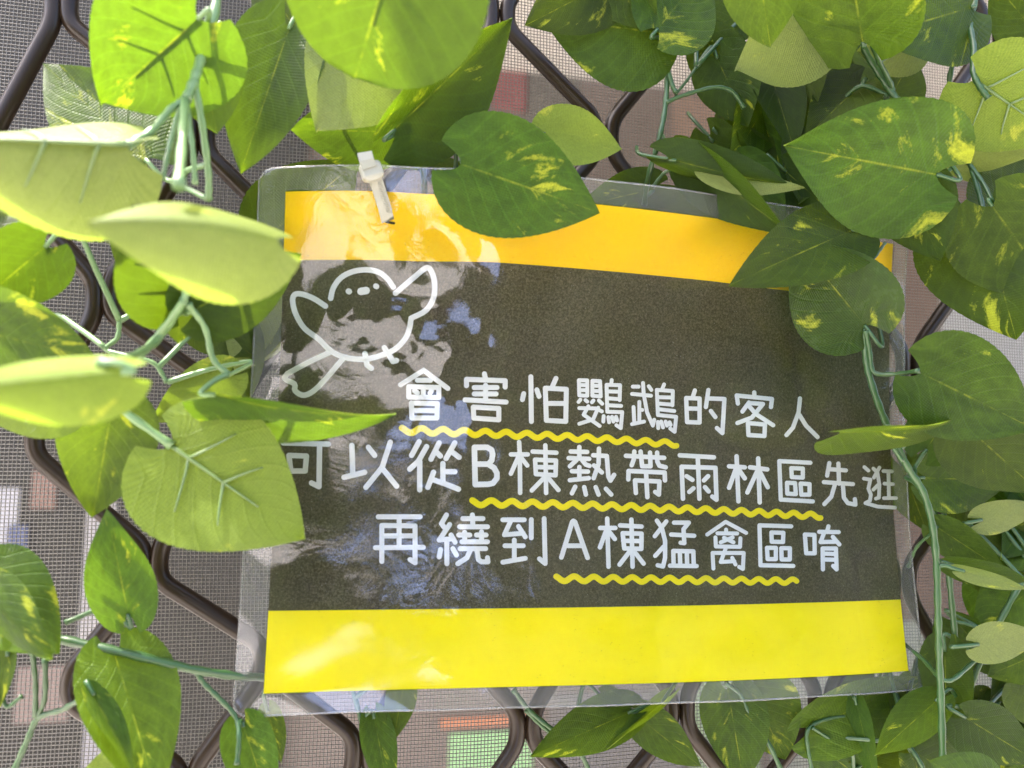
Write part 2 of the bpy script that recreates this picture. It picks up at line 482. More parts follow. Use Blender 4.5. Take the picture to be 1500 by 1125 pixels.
# a bar's section: rounded, a shallow groove along its face
sec = []
for k in range(16):
    a = 2 * math.pi * k / 16
    r = 1.0 + 0.10 * math.cos(2 * a) ** 2 - (0.10 if k == 0 else 0)
    sec.append((math.cos(a) * r * 0.92, math.sin(a) * r))
for k in range(len(seams) - 1):
    L = [(x, y, 1) for x, y in seams[k]] + [(x, y, -1) for x, y in seams[k + 1]]
    L.sort(key=lambda q: q[1])
    pts = []
    for x, y, s in L:
        w = 10.5 + 1.2 * random.random()
        h = 24 + random.uniform(-3, 3)
        for dy in (-h, h):
            pts.append((x + s * w, y + dy))
    path = []
    for i, (x, y) in enumerate(pts):                       # round each bend
        if i in (0, len(pts) - 1):
            path.append((x, y)); continue
        p = np.array((x, y), float); a = np.array(pts[i - 1], float); b = np.array(pts[i + 1], float)
        la, lb = np.linalg.norm(a - p), np.linalg.norm(b - p)
        p0, p1 = p + (a - p) / la * min(20, la * 0.45), p + (b - p) / lb * min(20, lb * 0.45)
        for t in (0, 0.25, 0.5, 0.75, 1):
            path.append(tuple((1 - t) ** 2 * p0 + 2 * t * (1 - t) * p + t * t * p1))
    P3 = [at(x, y, -22) for x, y in path]
    v, f = tube(P3, 0.0036, 16, sec, ref=(0, -1, 0))
    mesh('bar', v, f, M['bar'], GR)

# ------------------------------------------------------------------ wire screen
SC = empty('wire_screen', (0, 0.036, -0.30), 'fine woven grey wire mesh stretched behind the brown lattice', 'mesh screen')
def screen():
    X0, X1, Z0, Z1, pitch, r, ns = -0.36, 0.46, -0.32, 0.36, 0.00168, 0.00021, 24
    ph = rng.uniform(0, 6.28, 6)
    def warp(x, z):
        return (x + 0.0013 * np.sin(9 * z + 14 * x + ph[0]) + 0.0006 * np.sin(31 * z - 11 * x + ph[1]),
                z + 0.0013 * np.sin(11 * x + 8 * z + ph[2]) + 0.0006 * np.sin(27 * x + 16 * z + ph[3]))
    Vs, Fs, off = [], [], 0
    tt = np.linspace(0, 1, ns + 1)
    nx, nz = int((X1 - X0) / pitch), int((Z1 - Z0) / pitch)
    for kind, layer in ((0, 0), (1, 0)):
        for i in range(nx if kind == 0 else nz):
            if kind == 0:
                x, z = np.full(ns + 1, X0 + i * pitch + rng.normal() * 0.00005), Z0 + tt * (Z1 - Z0)
            else:
                x, z = X0 + tt * (X1 - X0), np.full(ns + 1, Z0 + i * pitch + rng.normal() * 0.00005)
            x, z = warp(x, z)
            if layer:
                x, z = x * 1.035 + 0.022 * z, z * 1.035 - 0.022 * x
            y = 0.036 + 0.0016 * layer + (r * 0.8 if kind == 0 else -r * 0.8) + 0.0012 * np.sin(7 * x + 5 * z)
            for k in range(4):
                a = math.pi / 2 * k
                ca, sa = r * math.cos(a), r * math.sin(a)
                Vs.append(np.stack([x + (ca if kind == 0 else 0), y + sa, z + (ca if kind == 1 else 0)], -1))
            idx = off + np.arange(ns)
            for k in range(4):
                a, b = idx + k * (ns + 1), idx + ((k + 1) % 4) * (ns + 1)
                Fs.append(np.stack([a, b, b + 1, a + 1], -1))
            off += 4 * (ns + 1)
    V = np.concatenate(Vs).astype(np.float32); F = np.concatenate(Fs).astype(np.int32)
    me = bpy.data.meshes.new('wires')
    me.vertices.add(len(V)); me.vertices.foreach_set('co', V.ravel())
    me.loops.add(F.size); me.loops.foreach_set('vertex_index', F.ravel())
    me.polygons.add(len(F)); me.polygons.foreach_set('loop_start', np.arange(len(F), dtype=np.int32) * 4)
    me.update(calc_edges=True)
    me.materials.append(M['wire'])
    o = bpy.data.objects.new('wires', me)
    COL.objects.link(o)
    o.parent = SC
    o.matrix_parent_inverse = Matrix.Translation(-SC.location)
    o['kind'] = 'stuff'
screen()

# ------------------------------------------------------------------ the laminated sign
PW, PH = 0.297, 0.210
BEND = (-0.2753, 0.7606, -1.731, -1.5246, -2.8719, 0.9761, 5.0057, 2.187, -0.0131, -2.9734)
def swell(u, v):
    """how far the sheet bows towards the camera (m) at paper coordinates -.5 .. .5"""
    uc, vc = max(-0.54, min(0.54, u)), max(-0.56, min(0.56, v))
    b = (uc, vc, uc * vc, uc * uc, uc * uc * vc, uc ** 3, uc ** 3 * vc, vc * vc, uc * vc * vc, uc * uc * vc * vc)
    h = 0.02 * sum(c * q for c, q in zip(BEND, b))
    # puckered where the tie pulls the top edge
    g = math.exp(-((u + 0.30) / 0.05) ** 2 - ((v - 0.44) / 0.09) ** 2)
    return h - 0.0035 * g
def sheet_pt(u, v, lift=0.0):
    return Vector((u * PW, -swell(u, v) - lift, v * PH))
def surf(px, py, lift=0.0):
    """the point of the bowed sheet seen at a pixel"""
    r = ray(px, py)
    y = 0.0
    for _ in range(12):
        p = CAM + r * ((y - CAM.y) / r.y)
        y = -swell(p.x / PW, p.z / PH) - lift
    return CAM + r * ((y - CAM.y) / r.y)

M['shaded_yellow_print'] = print_material('shaded_yellow_print', [(0.3, (0.86, 0.55, 0.006)), (0.7, (0.90, 0.62, 0.010))], 900, (0.45, 0.28, 0.02))  # top band's darker orange is shade put into the ink colour
SIGN = empty('laminated_sign', (0, 0, -0.105), 'laminated yellow and dark notice with white Chinese lettering and a bird drawing', 'sign')

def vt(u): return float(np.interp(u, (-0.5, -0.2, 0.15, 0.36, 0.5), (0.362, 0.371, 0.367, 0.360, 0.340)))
VB = -0.3445
def paper():
    nu = 60
    rows = []
    for k in range(9): rows.append(('b', k / 8))
    for k in range(1, 25): rows.append(('m', k / 24))
    for k in range(1, 9): rows.append(('t', k / 8))
    V, F, mi = [], [], []
    for kind, k in rows:
        for i in range(nu + 1):
            u = -0.5 + i / nu
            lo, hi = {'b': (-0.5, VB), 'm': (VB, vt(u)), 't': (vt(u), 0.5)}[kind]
            V.append(sheet_pt(u, lo + (hi - lo) * k))
    for j in range(len(rows) - 1):
        kind = rows[j + 1][0]
        for i in range(nu):
            a = j * (nu + 1) + i
            F.append((a, a + 1, a + nu + 2, a + nu + 1))
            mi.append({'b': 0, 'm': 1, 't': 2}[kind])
    o = mesh('paper', V, F, [M['yellow_print'], M['dark_print'], M['shaded_yellow_print']], SIGN)
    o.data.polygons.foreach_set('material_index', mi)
    return o
paper()

# lettering: every stroke is traced as a centre line and laid on the sheet as a thin raised capsule
def capsule(p, q, w, lift):
    p, q = np.array(p, float), np.array(q, float)
    d = q - p
    L = np.linalg.norm(d)
    d = d / L if L > 1e-6 else np.array((1.0, 0.0))
    n = np.array((-d[1], d[0]))
    ring = []
    for k in range(9):
        a = math.pi / 2 + math.pi * k / 8
        ring.append(p + (d * math.cos(a) + n * math.sin(a)) * w / 2)
    for k in range(9):
        a = -math.pi / 2 + math.pi * k / 8
        ring.append(q + (d * math.cos(a) + n * math.sin(a)) * w / 2)
    V = [surf(*r, 0.00010) for r in ring] + [surf(*p, lift), surf(*q, lift)]
    m = len(ring)
    F = []
    for k in range(m):
        b = (k + 1) % m
        if k < 8: F.append((k, b, m))
        elif k == 8: F.append((k, b, m + 1, m))
        elif k < m - 1: F.append((k, b, m + 1))
        else: F.append((k, b, m, m + 1))
    return V, F

def strokes(name, lines, w, mat, lift=0.00022):
    parts = []
    for ln in lines:
        for a, b in zip(ln[:-1], ln[1:]):
            parts.append(capsule(a, b, w, lift + random.random() * 0.00003))
    v, f = join(parts)
    return mesh(name, v, f, mat, SIGN, smooth=False)

def loop(*p): return list(p) + [p[0]]
GL = []   # (origin x, origin y, scale, stroke width, strokes of one character)
def G(ox, oy, s, w, *lines): GL.append((ox, oy, s, w, lines))
A1 = (580, 535, 7.5, 7.3)
G(*A1, [(50, 215), (305, 55), (570, 255)], [(235, 165), (380, 165)], loop((140, 235), (470, 245), (470, 355), (140, 350)), [(300, 240), (300, 350)],
  [(205, 280), (235, 303)], [(390, 280), (375, 308)], loop((170, 415), (455, 422), (450, 580), (175, 580)), [(175, 497), (450, 500)])
G(*A1, [(972, 95), (985, 150)], [(775, 225), (775, 155), (1200, 170), (1200, 240)], [(860, 245), (1110, 245)], [(860, 315), (1100, 315)],
  [(760, 380), (1210, 405)], [(985, 220), (985, 385)], loop((850, 460), (1130, 475), (1130, 600), (855, 580)))
B1 = (760, 535, 6.25, 7.2)
G(*B1, [(45, 260), (33, 315)], [(110, 105), (115, 515)], [(165, 225), (185, 285)], [(340, 120), (305, 200)],
  loop((242, 210), (435, 220), (430, 515), (252, 505)), [(245, 350), (430, 350)])
C1 = (840, 545, 9.375, 5.6)
G(*C1, loop((75, 112), (190, 115), (190, 325), (80, 320)), [(80, 178), (190, 180)], [(80, 248), (190, 250)],
  loop((260, 120), (365, 125), (375, 335), (260, 325)), [(260, 187), (370, 190)], [(260, 258), (370, 262)],
  [(95, 380), (70, 410)], [(165, 385), (190, 405)], [(275, 390), (255, 415)], [(350, 390), (395, 435)],
  [(80, 495), (200, 497), (310, 500), (390, 540)], [(205, 470), (140, 585), (360, 740)], [(340, 490), (270, 650), (80, 710)],
  [(525, 110), (520, 160)], [(455, 175), (640, 180), (635, 385)], [(455, 175), (465, 545)], [(465, 265), (640, 270)], [(465, 360), (635, 372)], [(470, 455), (655, 465)],
  [(465, 545), (670, 550), (650, 770), (590, 730)], [(415, 605), (410, 680)], [(480, 620), (490, 690)], [(530, 615), (550, 680)], [(585, 615), (600, 665)])
G(*C1, [(815, 200), (895, 200)], [(805, 300), (1065, 325)], [(955, 150), (965, 300), (1010, 550), (1090, 735), (1110, 655)], [(1035, 195), (1070, 245)],
  [(825, 480), (835, 690)], [(905, 410), (905, 680)], [(915, 515), (945, 520)], [(805, 715), (970, 680)],
  [(1245, 170), (1220, 230)], [(1145, 245), (1160, 590)], [(1145, 245), (1365, 260), (1360, 455)], [(1155, 345), (1360, 350)], [(1160, 432), (1360, 448)],
  [(1165, 510), (1385, 535)], [(1160, 590), (1410, 615), (1390, 820), (1330, 775)], [(1160, 685), (1165, 770)], [(1205, 680), (1230, 760)], [(1265, 680), (1285, 735)], [(1320, 690), (1335, 725)])
D1 = (990, 550, 6.818, 6.3)
G(*D1, [(190, 150), (172, 205)], loop((103, 225), (237, 230), (237, 470), (112, 465)), [(110, 330), (235, 332)],
  [(325, 145), (300, 315)], [(335, 230), (485, 235), (465, 575), (410, 525)], [(350, 355), (395, 415)])
G(*D1, [(783, 170), (785, 215)], [(620, 280), (608, 200), (960, 235), (950, 315)], [(730, 270), (665, 360)], [(735, 275), (870, 285), (760, 420), (615, 475)],
  [(735, 310), (800, 385), (972, 497)], loop((720, 475), (890, 490), (885, 605), (725, 595)))
G(*D1, [(1240, 230), (1225, 370), (1170, 520), (1105, 595)], [(1235, 395), (1300, 500), (1415, 615)])
A2 = (415, 635, 5.4545, 7.8)
G(*A2, [(0, 75), (360, 85)], [(290, 90), (285, 425), (225, 395)], loop((45, 175), (185, 180), (175, 300), (60, 300)))
G(*A2, [(548, 95), (555, 315)], [(485, 350), (650, 310)], [(680, 110), (730, 175)], [(855, 70), (790, 270), (660, 430)], [(800, 290), (905, 420)])
G(*A2, [(1085, 65), (1025, 175)], [(1145, 105), (1080, 220), (1010, 285)], [(1090, 220), (1090, 450)], [(1245, 75), (1180, 205)], [(1215, 140), (1255, 180)],
  [(1370, 75), (1300, 200)], [(1345, 145), (1405, 190)], [(1275, 240), (1275, 390)], [(1285, 305), (1370, 305)], [(1200, 310), (1155, 430)], [(1200, 370), (1300, 405), (1400, 445)])
G(680, 640, 6.52, 8.2, [(97, 100), (105, 455)], [(97, 100), (220, 100), (262, 125), (272, 170), (262, 225), (230, 260), (110, 260)],
  [(230, 262), (285, 295), (312, 345), (312, 395), (275, 442), (230, 452), (105, 455)])
C2 = (740, 650, 8.333, 6.6)
G(*C2, [(70, 130), (275, 130)], [(170, -20), (178, 130), (183, 600)], [(165, 150), (70, 365)], [(195, 170), (270, 265)], [(335, 95), (625, 110)], [(490, 20), (500, 600)],
  loop((365, 195), (620, 205), (615, 385), (375, 370)), [(370, 285), (615, 288)], [(480, 410), (325, 570)], [(520, 410), (650, 565)])
G(*C2, [(800, 95), (1000, 100)], [(905, 40), (905, 180)], [(775, 175), (1025, 185)], [(870, 200), (790, 275)], [(940, 200), (985, 255), (1030, 270)], [(905, 285), (905, 430)],
  [(815, 335), (1010, 340)], [(790, 445), (1020, 420)], [(1145, 60), (1140, 250), (1080, 420)], [(1075, 140), (1240, 150), (1260, 400), (1285, 450), (1330, 380)], [(1085, 265), (1180, 350)],
  [(855, 525), (815, 605)], [(965, 530), (985, 620)], [(1105, 530), (1140, 620)], [(1230, 550), (1295, 620)])
D2 = (900, 650, 6.52, 6.6)
G(*D2, [(110, 115), (475, 135)], [(190, 75), (185, 150), (165, 205)], [(250, 75), (265, 215), (345, 215), (340, 85)], [(408, 85), (410, 170), (430, 210), (490, 225)],
  [(133, 340), (135, 260), (480, 275), (483, 350)], [(205, 470), (197, 350), (430, 360), (425, 485), (390, 460)], [(303, 290), (315, 510)])
G(*D2, [(625, 110), (950, 130)], [(797, 140), (812, 525)], [(655, 525), (642, 220), (965, 230), (975, 535), (935, 505)],
  [(690, 310), (745, 345)], [(895, 310), (855, 350)], [(755, 425), (715, 460)], [(865, 415), (900, 455)])
G(*D2, [(1095, 215), (1245, 225)], [(1167, 120), (1185, 550)], [(1160, 240), (1095, 420)], [(1190, 250), (1245, 330)],
  [(1295, 225), (1460, 245)], [(1373, 140), (1388, 560)], [(1360, 270), (1270, 465)], [(1390, 270), (1465, 415)])
E2 = (1110, 660, 6.818, 6.2)
G(*E2, [(525, 122), (215, 105), (230, 490), (550, 508)], loop((335, 175), (450, 180), (450, 270), (340, 265)), loop((292, 322), (372, 325), (380, 435), (295, 430)), loop((428, 330), (517, 335), (517, 440), (435, 440)))
G(*E2, [(715, 125), (693, 250)], [(710, 185), (880, 198)], [(805, 130), (812, 330)], [(660, 315), (950, 335)], [(770, 340), (735, 460), (665, 535)], [(850, 340), (860, 470), (900, 525), (975, 540), (970, 485)])
G(1110, 660, 6.818, 5.4, [(1065, 165), (1105, 200)], [(1060, 280), (1125, 290), (1105, 380), (1130, 440), (1120, 500), (1075, 525), (1200, 560), (1370, 570)],
  [(1155, 180), (1195, 220), (1215, 340), (1210, 470), (1180, 480)], [(1215, 170), (1160, 270)], [(1205, 340), (1155, 390)],
  [(1255, 205), (1340, 208)], [(1265, 330), (1350, 335)], [(1260, 475), (1380, 475)], [(1305, 210), (1310, 470)])
A3 = (540, 745, 7.5, 7.3)
G(*A3, [(105, 90), (565, 90)], [(335, 95), (335, 425)], [(145, 580), (145, 185), (510, 190), (510, 595), (455, 560)], [(150, 300), (505, 300)], [(75, 430), (600, 425)])
G(*A3, [(855, 70), (800, 165), (850, 230)], [(890, 175), (775, 345), (930, 330)], [(905, 290), (950, 370)], [(858, 350), (860, 605)], [(790, 450), (775, 530)], [(925, 440), (965, 510)],
  [(1140, 70), (1145, 190)], [(1035, 110), (1255, 110)], [(1000, 200), (1305, 200)], [(990, 290), (1110, 290)], [(1055, 260), (1055, 360)], [(1185, 290), (1290, 290)], [(1240, 255), (1240, 360)],
  [(1025, 365), (1305, 365)], [(1005, 440), (1285, 440)], [(1120, 450), (1080, 540), (980, 605)], [(1190, 450), (1205, 560), (1240, 585), (1310, 585), (1305, 540)])
B3 = (725, 745, 6.52, 7.0)
G(*B3, [(75, 107), (280, 107)], [(150, 120), (90, 250), (270, 235)], [(225, 170), (290, 270)], [(185, 300), (185, 480)], [(95, 355), (270, 355)], [(75, 512), (290, 475)],
  [(347, 105), (347, 280)], [(470, 95), (480, 525), (425, 480)])
G(*B3, [(635, 465), (738, 128), (750, 118), (765, 128), (885, 470)], [(690, 355), (830, 355)])
G(725, 745, 6.52, 6.6, [(1005, 185), (1150, 185)], [(1072, 95), (1085, 555)], [(1060, 215), (1003, 370)], [(1095, 225), (1145, 290)], [(1195, 160), (1400, 172)], [(1303, 105), (1315, 555)],
  loop((1220, 235), (1400, 240), (1398, 385), (1235, 380)), [(1225, 308), (1400, 310)], [(1290, 405), (1190, 535)], [(1330, 410), (1420, 525)])
C3 = (940, 750, 8.333, 6.4)
G(*C3, [(185, 105), (245, 190), (285, 350), (285, 560), (260, 665), (195, 650)], [(300, 115), (160, 295)], [(270, 420), (165, 535)], [(395, 130), (575, 130), (510, 210), (520, 380), (475, 375)],
  [(360, 275), (640, 290)], [(385, 475), (630, 480), (635, 650)], [(385, 475), (390, 650)], [(465, 480), (470, 650)], [(550, 480), (555, 650)], [(345, 655), (670, 660)])
G(940, 750, 8.333, 5.8, [(800, 275), (1025, 120), (1275, 255)], [(1030, 215), (1030, 260)], [(925, 260), (1165, 262)], [(1005, 315), (1120, 370)], [(1110, 310), (965, 370)],
  [(900, 310), (905, 420), (1200, 425), (1205, 320)], [(1030, 430), (965, 610), (1130, 600)], [(1105, 560), (1145, 640)], [(875, 690), (865, 500), (1245, 500), (1235, 695), (1190, 670)])
D3 = (1095, 760, 10.0, 6.2)
G(*D3, [(640, 110), (175, 95), (190, 680), (670, 690)], loop((350, 200), (525, 205), (520, 340), (355, 335)), loop((285, 425), (415, 425), (415, 590), (295, 590)), loop((495, 430), (620, 430), (620, 595), (500, 595)))
G(*D3, loop((840, 230), (980, 235), (985, 505), (860, 505)), [(1185, 110), (1170, 170)], [(1050, 190), (1335, 195)], [(1120, 210), (1070, 340), (1290, 335)], [(1250, 265), (1345, 375)],
  [(1105, 740), (1100, 435), (1295, 435), (1305, 740), (1255, 690)], [(1110, 510), (1290, 515)], [(1110, 595), (1290, 600)])
for ox, oy, s, w, lines in GL:
    strokes('character', [[(ox + x / s, oy + y / s) for x, y in ln] for ln in lines], w, M['white_print'])

def wave(x0, y0, x1, y1, p0, p1, sag, w0, w1):
    pts, x, ph = [], x0, 0.63
    while x < x1:
        t = (x - x0) / (x1 - x0)
        yy = y0 + (y1 - y0) * t + sag * 4 * t * (1 - t) - 3.7 * math.cos(ph) * (1 - 0.15 * t)
        pts.append((x, yy))
        x += 2.0
        ph += 2.0 / (p0 + (p1 - p0) * t) * 2 * math.pi
    parts = []
    for i, (a, b) in enumerate(zip(pts[:-1], pts[1:])):
        parts.append(capsule(a, b, w0 + (w1 - w0) * i / len(pts), 0.00016 + random.random() * 0.00002))
    v, f = join(parts)
    mesh('wavy_underline', v, f, M['yellow_line'], SIGN, smooth=False)
wave(589, 630, 992, 650.5, 32.0, 27.6, -2.0, 9.6, 8.2)
wave(692, 736, 1203, 756, 31.0, 24.4, -2.0, 9.4, 8.2)
wave(815, 847.5, 1168, 851.5, 29.3, 24.4, 0.0, 9.0, 7.8)

def bz(*pts): return [(340 + x / 3.947, 380 + y / 3.947) for x, y in pts]
def bzs(*pts): return [tuple(p) for p in smooth_path(bz(*pts), 4)]
bird = [bzs((570, 225), (585, 165), (630, 105), (700, 70), (780, 60), (850, 75), (900, 115), (932, 160)),
        bzs((540, 270), (470, 225), (400, 200), (360, 205), (350, 245), (370, 320), (420, 400), (500, 460), (560, 520), (620, 555), (700, 575), (780, 575), (860, 555), (940, 520), (1000, 460), (1025, 400), (1035, 340)),
        bzs((1035, 340), (1120, 295), (1165, 220), (1170, 130), (1150, 65), (1120, 50), (1050, 105), (945, 195)),
        bz((768, 545), (780, 610), (805, 630)), bz((880, 510), (930, 590), (950, 585)),
        bzs((570, 535), (450, 590), (320, 660)), bzs((320, 660), (305, 690), (360, 720), (365, 760), (420, 785), (500, 735), (640, 575))]
strokes('bird_drawing', bird, 8.0, M['white_print'])
strokes('bird_eye', [bz((673, 184), (677, 186))], 8.5, M['white_print'])
strokes('bird_eye', [bz((831, 154), (835, 157))], 8.0, M['white_print'])
strokes('bird_beak', [bz((745, 185), (775, 180))], 11.0, M['white_print'])

def film():
    from mathutils import noise
    nu, nv = 260, 190
    # pouch edges, in paper coordinates
    L0, R0, B0, T0 = -0.538, 0.527, -0.538, 0.546
    V, F = [], []
    rc = 0.006
    # where the film has come away from the paper: centre and reach in paper coordinates, strength
    loose = [(-0.33, 0.20, 0.13, 0.17, 1.0), (-0.22, 0.02, 0.10, 0.14, 0.8), (-0.24, -0.15, 0.075, 0.09, 1.0), (-0.47, -0.20, 0.03, 0.07, 0.4), (0.43, 0.02, 0.05, 0.06, 0.8), (-0.18, 0.42, 0.08, 0.06, 0.5)]
    for j in range(nv + 1):
        for i in range(nu + 1):
            a, b = i / nu, j / nv
            x, z = (L0 + (R0 - L0) * a) * PW, (B0 + (T0 - B0) * b) * PH
            cx = min(max(x, L0 * PW + rc), R0 * PW - rc); cz = min(max(z, B0 * PH + rc), T0 * PH - rc)
            dx, dz = x - cx, z - cz
            if dx and dz:
                m = max(abs(dx), abs(dz)); l = math.hypot(dx, dz)
                x, z = cx + dx * m / l, cz + dz * m / l
            u, v = x / PW, z / PH
            out = max(0, abs(u) - 0.5, abs(v) - 0.5)
            k = sum(w * math.exp(-((u - cu) / ru) ** 2 - ((v - cv) / rv) ** 2) for cu, cv, ru, rv, w in loose)
            k = min(1.0, k)
            q = Vector((x * 30, z * 30, 1.3))
            rip = 0.0011 * k * noise.noise(q) + 0.00055 * k * noise.noise(q * 2.7) + 0.00013 * k * abs(noise.noise(q * 8))
            rip += 0.00012 * noise.noise(Vector((x * 40, z * 40, 5))) + out * 0.010 * math.sin(27 * u + 21 * v + 1)
            g = math.exp(-((u + 0.24) / 0.07) ** 2 - ((v - 0.43) / 0.10) ** 2)
            rip += 0.0006 * g * math.sin(60 * u + 34 * v)
            V.append(Vector((x, -swell(u, v) - 0.0014 - rip, z)))
    for j in range(nv):
        for i in range(nu):
            a = j * (nu + 1) + i
            F.append((a, a + 1, a + nu + 2, a + nu + 1))
    mesh('clear_film', V, F, M['film'], SIGN)
    # the thickened welded rim of the pouch
    rim = [V[i] for i in range(nu + 1)] + [V[j * (nu + 1) + nu] for j in range(1, nv + 1)] + [V[nv * (nu + 1) + i] for i in range(nu - 1, -1, -1)] + [V[j * (nu + 1)] for j in range(nv - 1, -1, -1)]
    v, f = tube([p + Vector((0, 0.0002, 0)) for p in rim], 0.00042, 5)
    mesh('film_rim', v, f, M['film'], SIGN)
film()

# ------------------------------------------------------------------ cable tie through the film
TIE = empty('cable_tie', at(568, 322, 20), 'off-white nylon cable tie through the punched top edge of the sign', 'cable tie')
def tie():
    c = [surf(568, 323, 0.0005), surf(562, 300, 0.005), surf(553, 272, 0.008), at(546, 252, 27), at(541, 240, 27)]
    P = [Vector(p) for p in smooth_path([tuple(q) for q in c], 8)]
    w, t = 0.0027, 0.0006
    rect = [(-t, -w), (t, -w), (t, w), (-t, w)]
    v, f = tube(P, 1.0, 4, rect, ref=(0, -1, 0.1))
    mesh('strap', v, f, M['tie'], TIE, smooth=False)
    # teeth across the strap
    parts = []
    for k in range(4, len(P) - 8):
        p = P[k]
        parts.append(tube([p + Vector((-0.0022, -0.0008, 0.0004)), p + Vector((0.0022, -0.0008, -0.0002))], 0.00016, 5))
    v, f = join(parts)
    tag(mesh('strap_teeth', v, f, M['tie'], TIE), kind='stuff')
    a, b = at(548, 262, 28), at(540, 240, 28)
    d = (b - a)
    hp = [a - d * 0.12, a + d * 0.02, a + d * 0.15, a + d * 0.85, a + d * 1.0]
    rr = [0.55, 0.85, 1.0, 1.0, 0.86]
    n = 12
    se = [(math.copysign(abs(math.cos(x)) ** 0.45, math.cos(x)) * 0.0026, math.copysign(abs(math.sin(x)) ** 0.45, math.sin(x)) * 0.0046) for x in [2 * math.pi * k / n for k in range(n)]]
    v, f = tube(hp, rr, n, se, ref=(0, -1, 0.1))
    mesh('head', v, f, M['tie'], TIE, smooth=False)
    v, f = tube([at(541, 246, 30.5), at(537, 235, 31), at(534, 224, 30.5)], 1.0, 4, [(-0.0008, -0.0029), (0.0008, -0.0029), (0.0008, 0.0029), (-0.0008, 0.0029)], ref=(0, -1, 0.1))
    mesh('tail', v, f, M['tie'], TIE, smooth=False)
tie()
strokes('punched_hole', [[(566, 325), (577, 327)]], 4.0, simple('hole_shadow', (0.02, 0.015, 0.01), 0.9, 0.1), 0.0003)

# ------------------------------------------------------------------ artificial vines
def leaf_surface(B, T, w, roll, side, fold, bend, blunt, seed, nt=44, ns=6):
    """a cloth leaf from its base point to its tip: verts, faces, uvs and a function giving points on it"""
    r = random.Random(seed)
    a = T - B
    L = a.length
    a.normalize()
    mid = (B + T) / 2
    e = (CAM - mid).normalized()
    n = e - a * e.dot(a)
    if n.length < 1e-4: n = a.orthogonal()
    n.normalize()
    n = Matrix.Rotation(math.radians(roll), 3, a) @ n
    if side < 0: n = -n
    b = n.cross(a)
    tw = math.radians(r.uniform(-9, 9))
    p1, p2, am = r.uniform(0, 6.3), r.uniform(0, 6.3), r.uniform(0.012, 0.03)
    asym = r.uniform(-0.06, 0.06)
    fo = math.radians(fold)
    ex = 0.98 if not blunt else 0.5
    norm = max((q ** 0.40) * (1 - q) ** ex for q in [i / 50 for i in range(1, 50)])
    def pt(t, s, off=0.0):
        h = (t ** 0.40) * max(0.0, 1 - t) ** ex / norm * w * L / 2 * (1 + asym * (1 if s > 0 else -1))
        x = L * (t - 0.17 * s * s * (1 - t) ** 4)
        y = s * h
        k = abs(s) ** 1.25 * h
        z = k * math.sin(fo) + bend * L * 4 * t * (1 - t) * 0.3 + am * L * s * s * math.sin(p1 + 7 * t + (1.7 if s > 0 else 0)) + 0.012 * L * math.sin(p2 + 5 * t) * math.sin(2.2 * s)
        z += -0.004 * L * math.exp(-(s / 0.09) ** 2) * (1 - t)
        y *= math.cos(fo * 0.8)
        c, sn = math.cos(tw * (t - 0.4)), math.sin(tw * (t - 0.4))
        y, z = y * c - z * sn, y * sn + z * c
        return B + a * x + b * y + n * (z + off)
    V, UV, F = [], [], []
    for i in range(nt + 1):
        t = (i / nt)
        t = 0.004 + 0.996 * (t ** 1.25)
        for j in range(-ns, ns + 1):
            s = j / ns
            s2 = s
            if abs(j) == ns: s2 = s * (1 + (0.006 if i % 2 else -0.005))
            V.append(pt(t, s2))
            UV.append((t, 0.5 + 0.5 * s * min(1.0, 0.25 + 3 * t ** 0.5 * (1 - t) ** 0.8)))
    m = 2 * ns + 1
    for i in range(nt):
        for j in range(m - 1):
            k = i * m + j
            F.append((k, k + m, k + m + 1, k + 1))
    return V, F, UV, pt, L

def ribs_mesh(pt, L, full):
    """the moulded plastic vein skeleton clipped to the underside of a leaf"""
    parts = []
    end = 0.66
    path = [pt(0.005 + (end - 0.005) * k / 10, 0, -0.0009) for k in range(11)]
    parts.append(tube(path, [0.00085 - 0.0005 * k / 10 for k in range(11)], 6))
    for t0, t1, s1 in ((0.14, 0.30, 0.62), (0.14, 0.30, -0.62), (0.40, 0.54, 0.55), (0.40, 0.54, -0.55)):
        q = [pt(t0 + (t1 - t0) * k / 6, s1 * k / 6, -0.0009) for k in range(7)]
        parts.append(tube(q, [0.00062 - 0.00035 * k / 6 for k in range(7)], 6))
    return parts

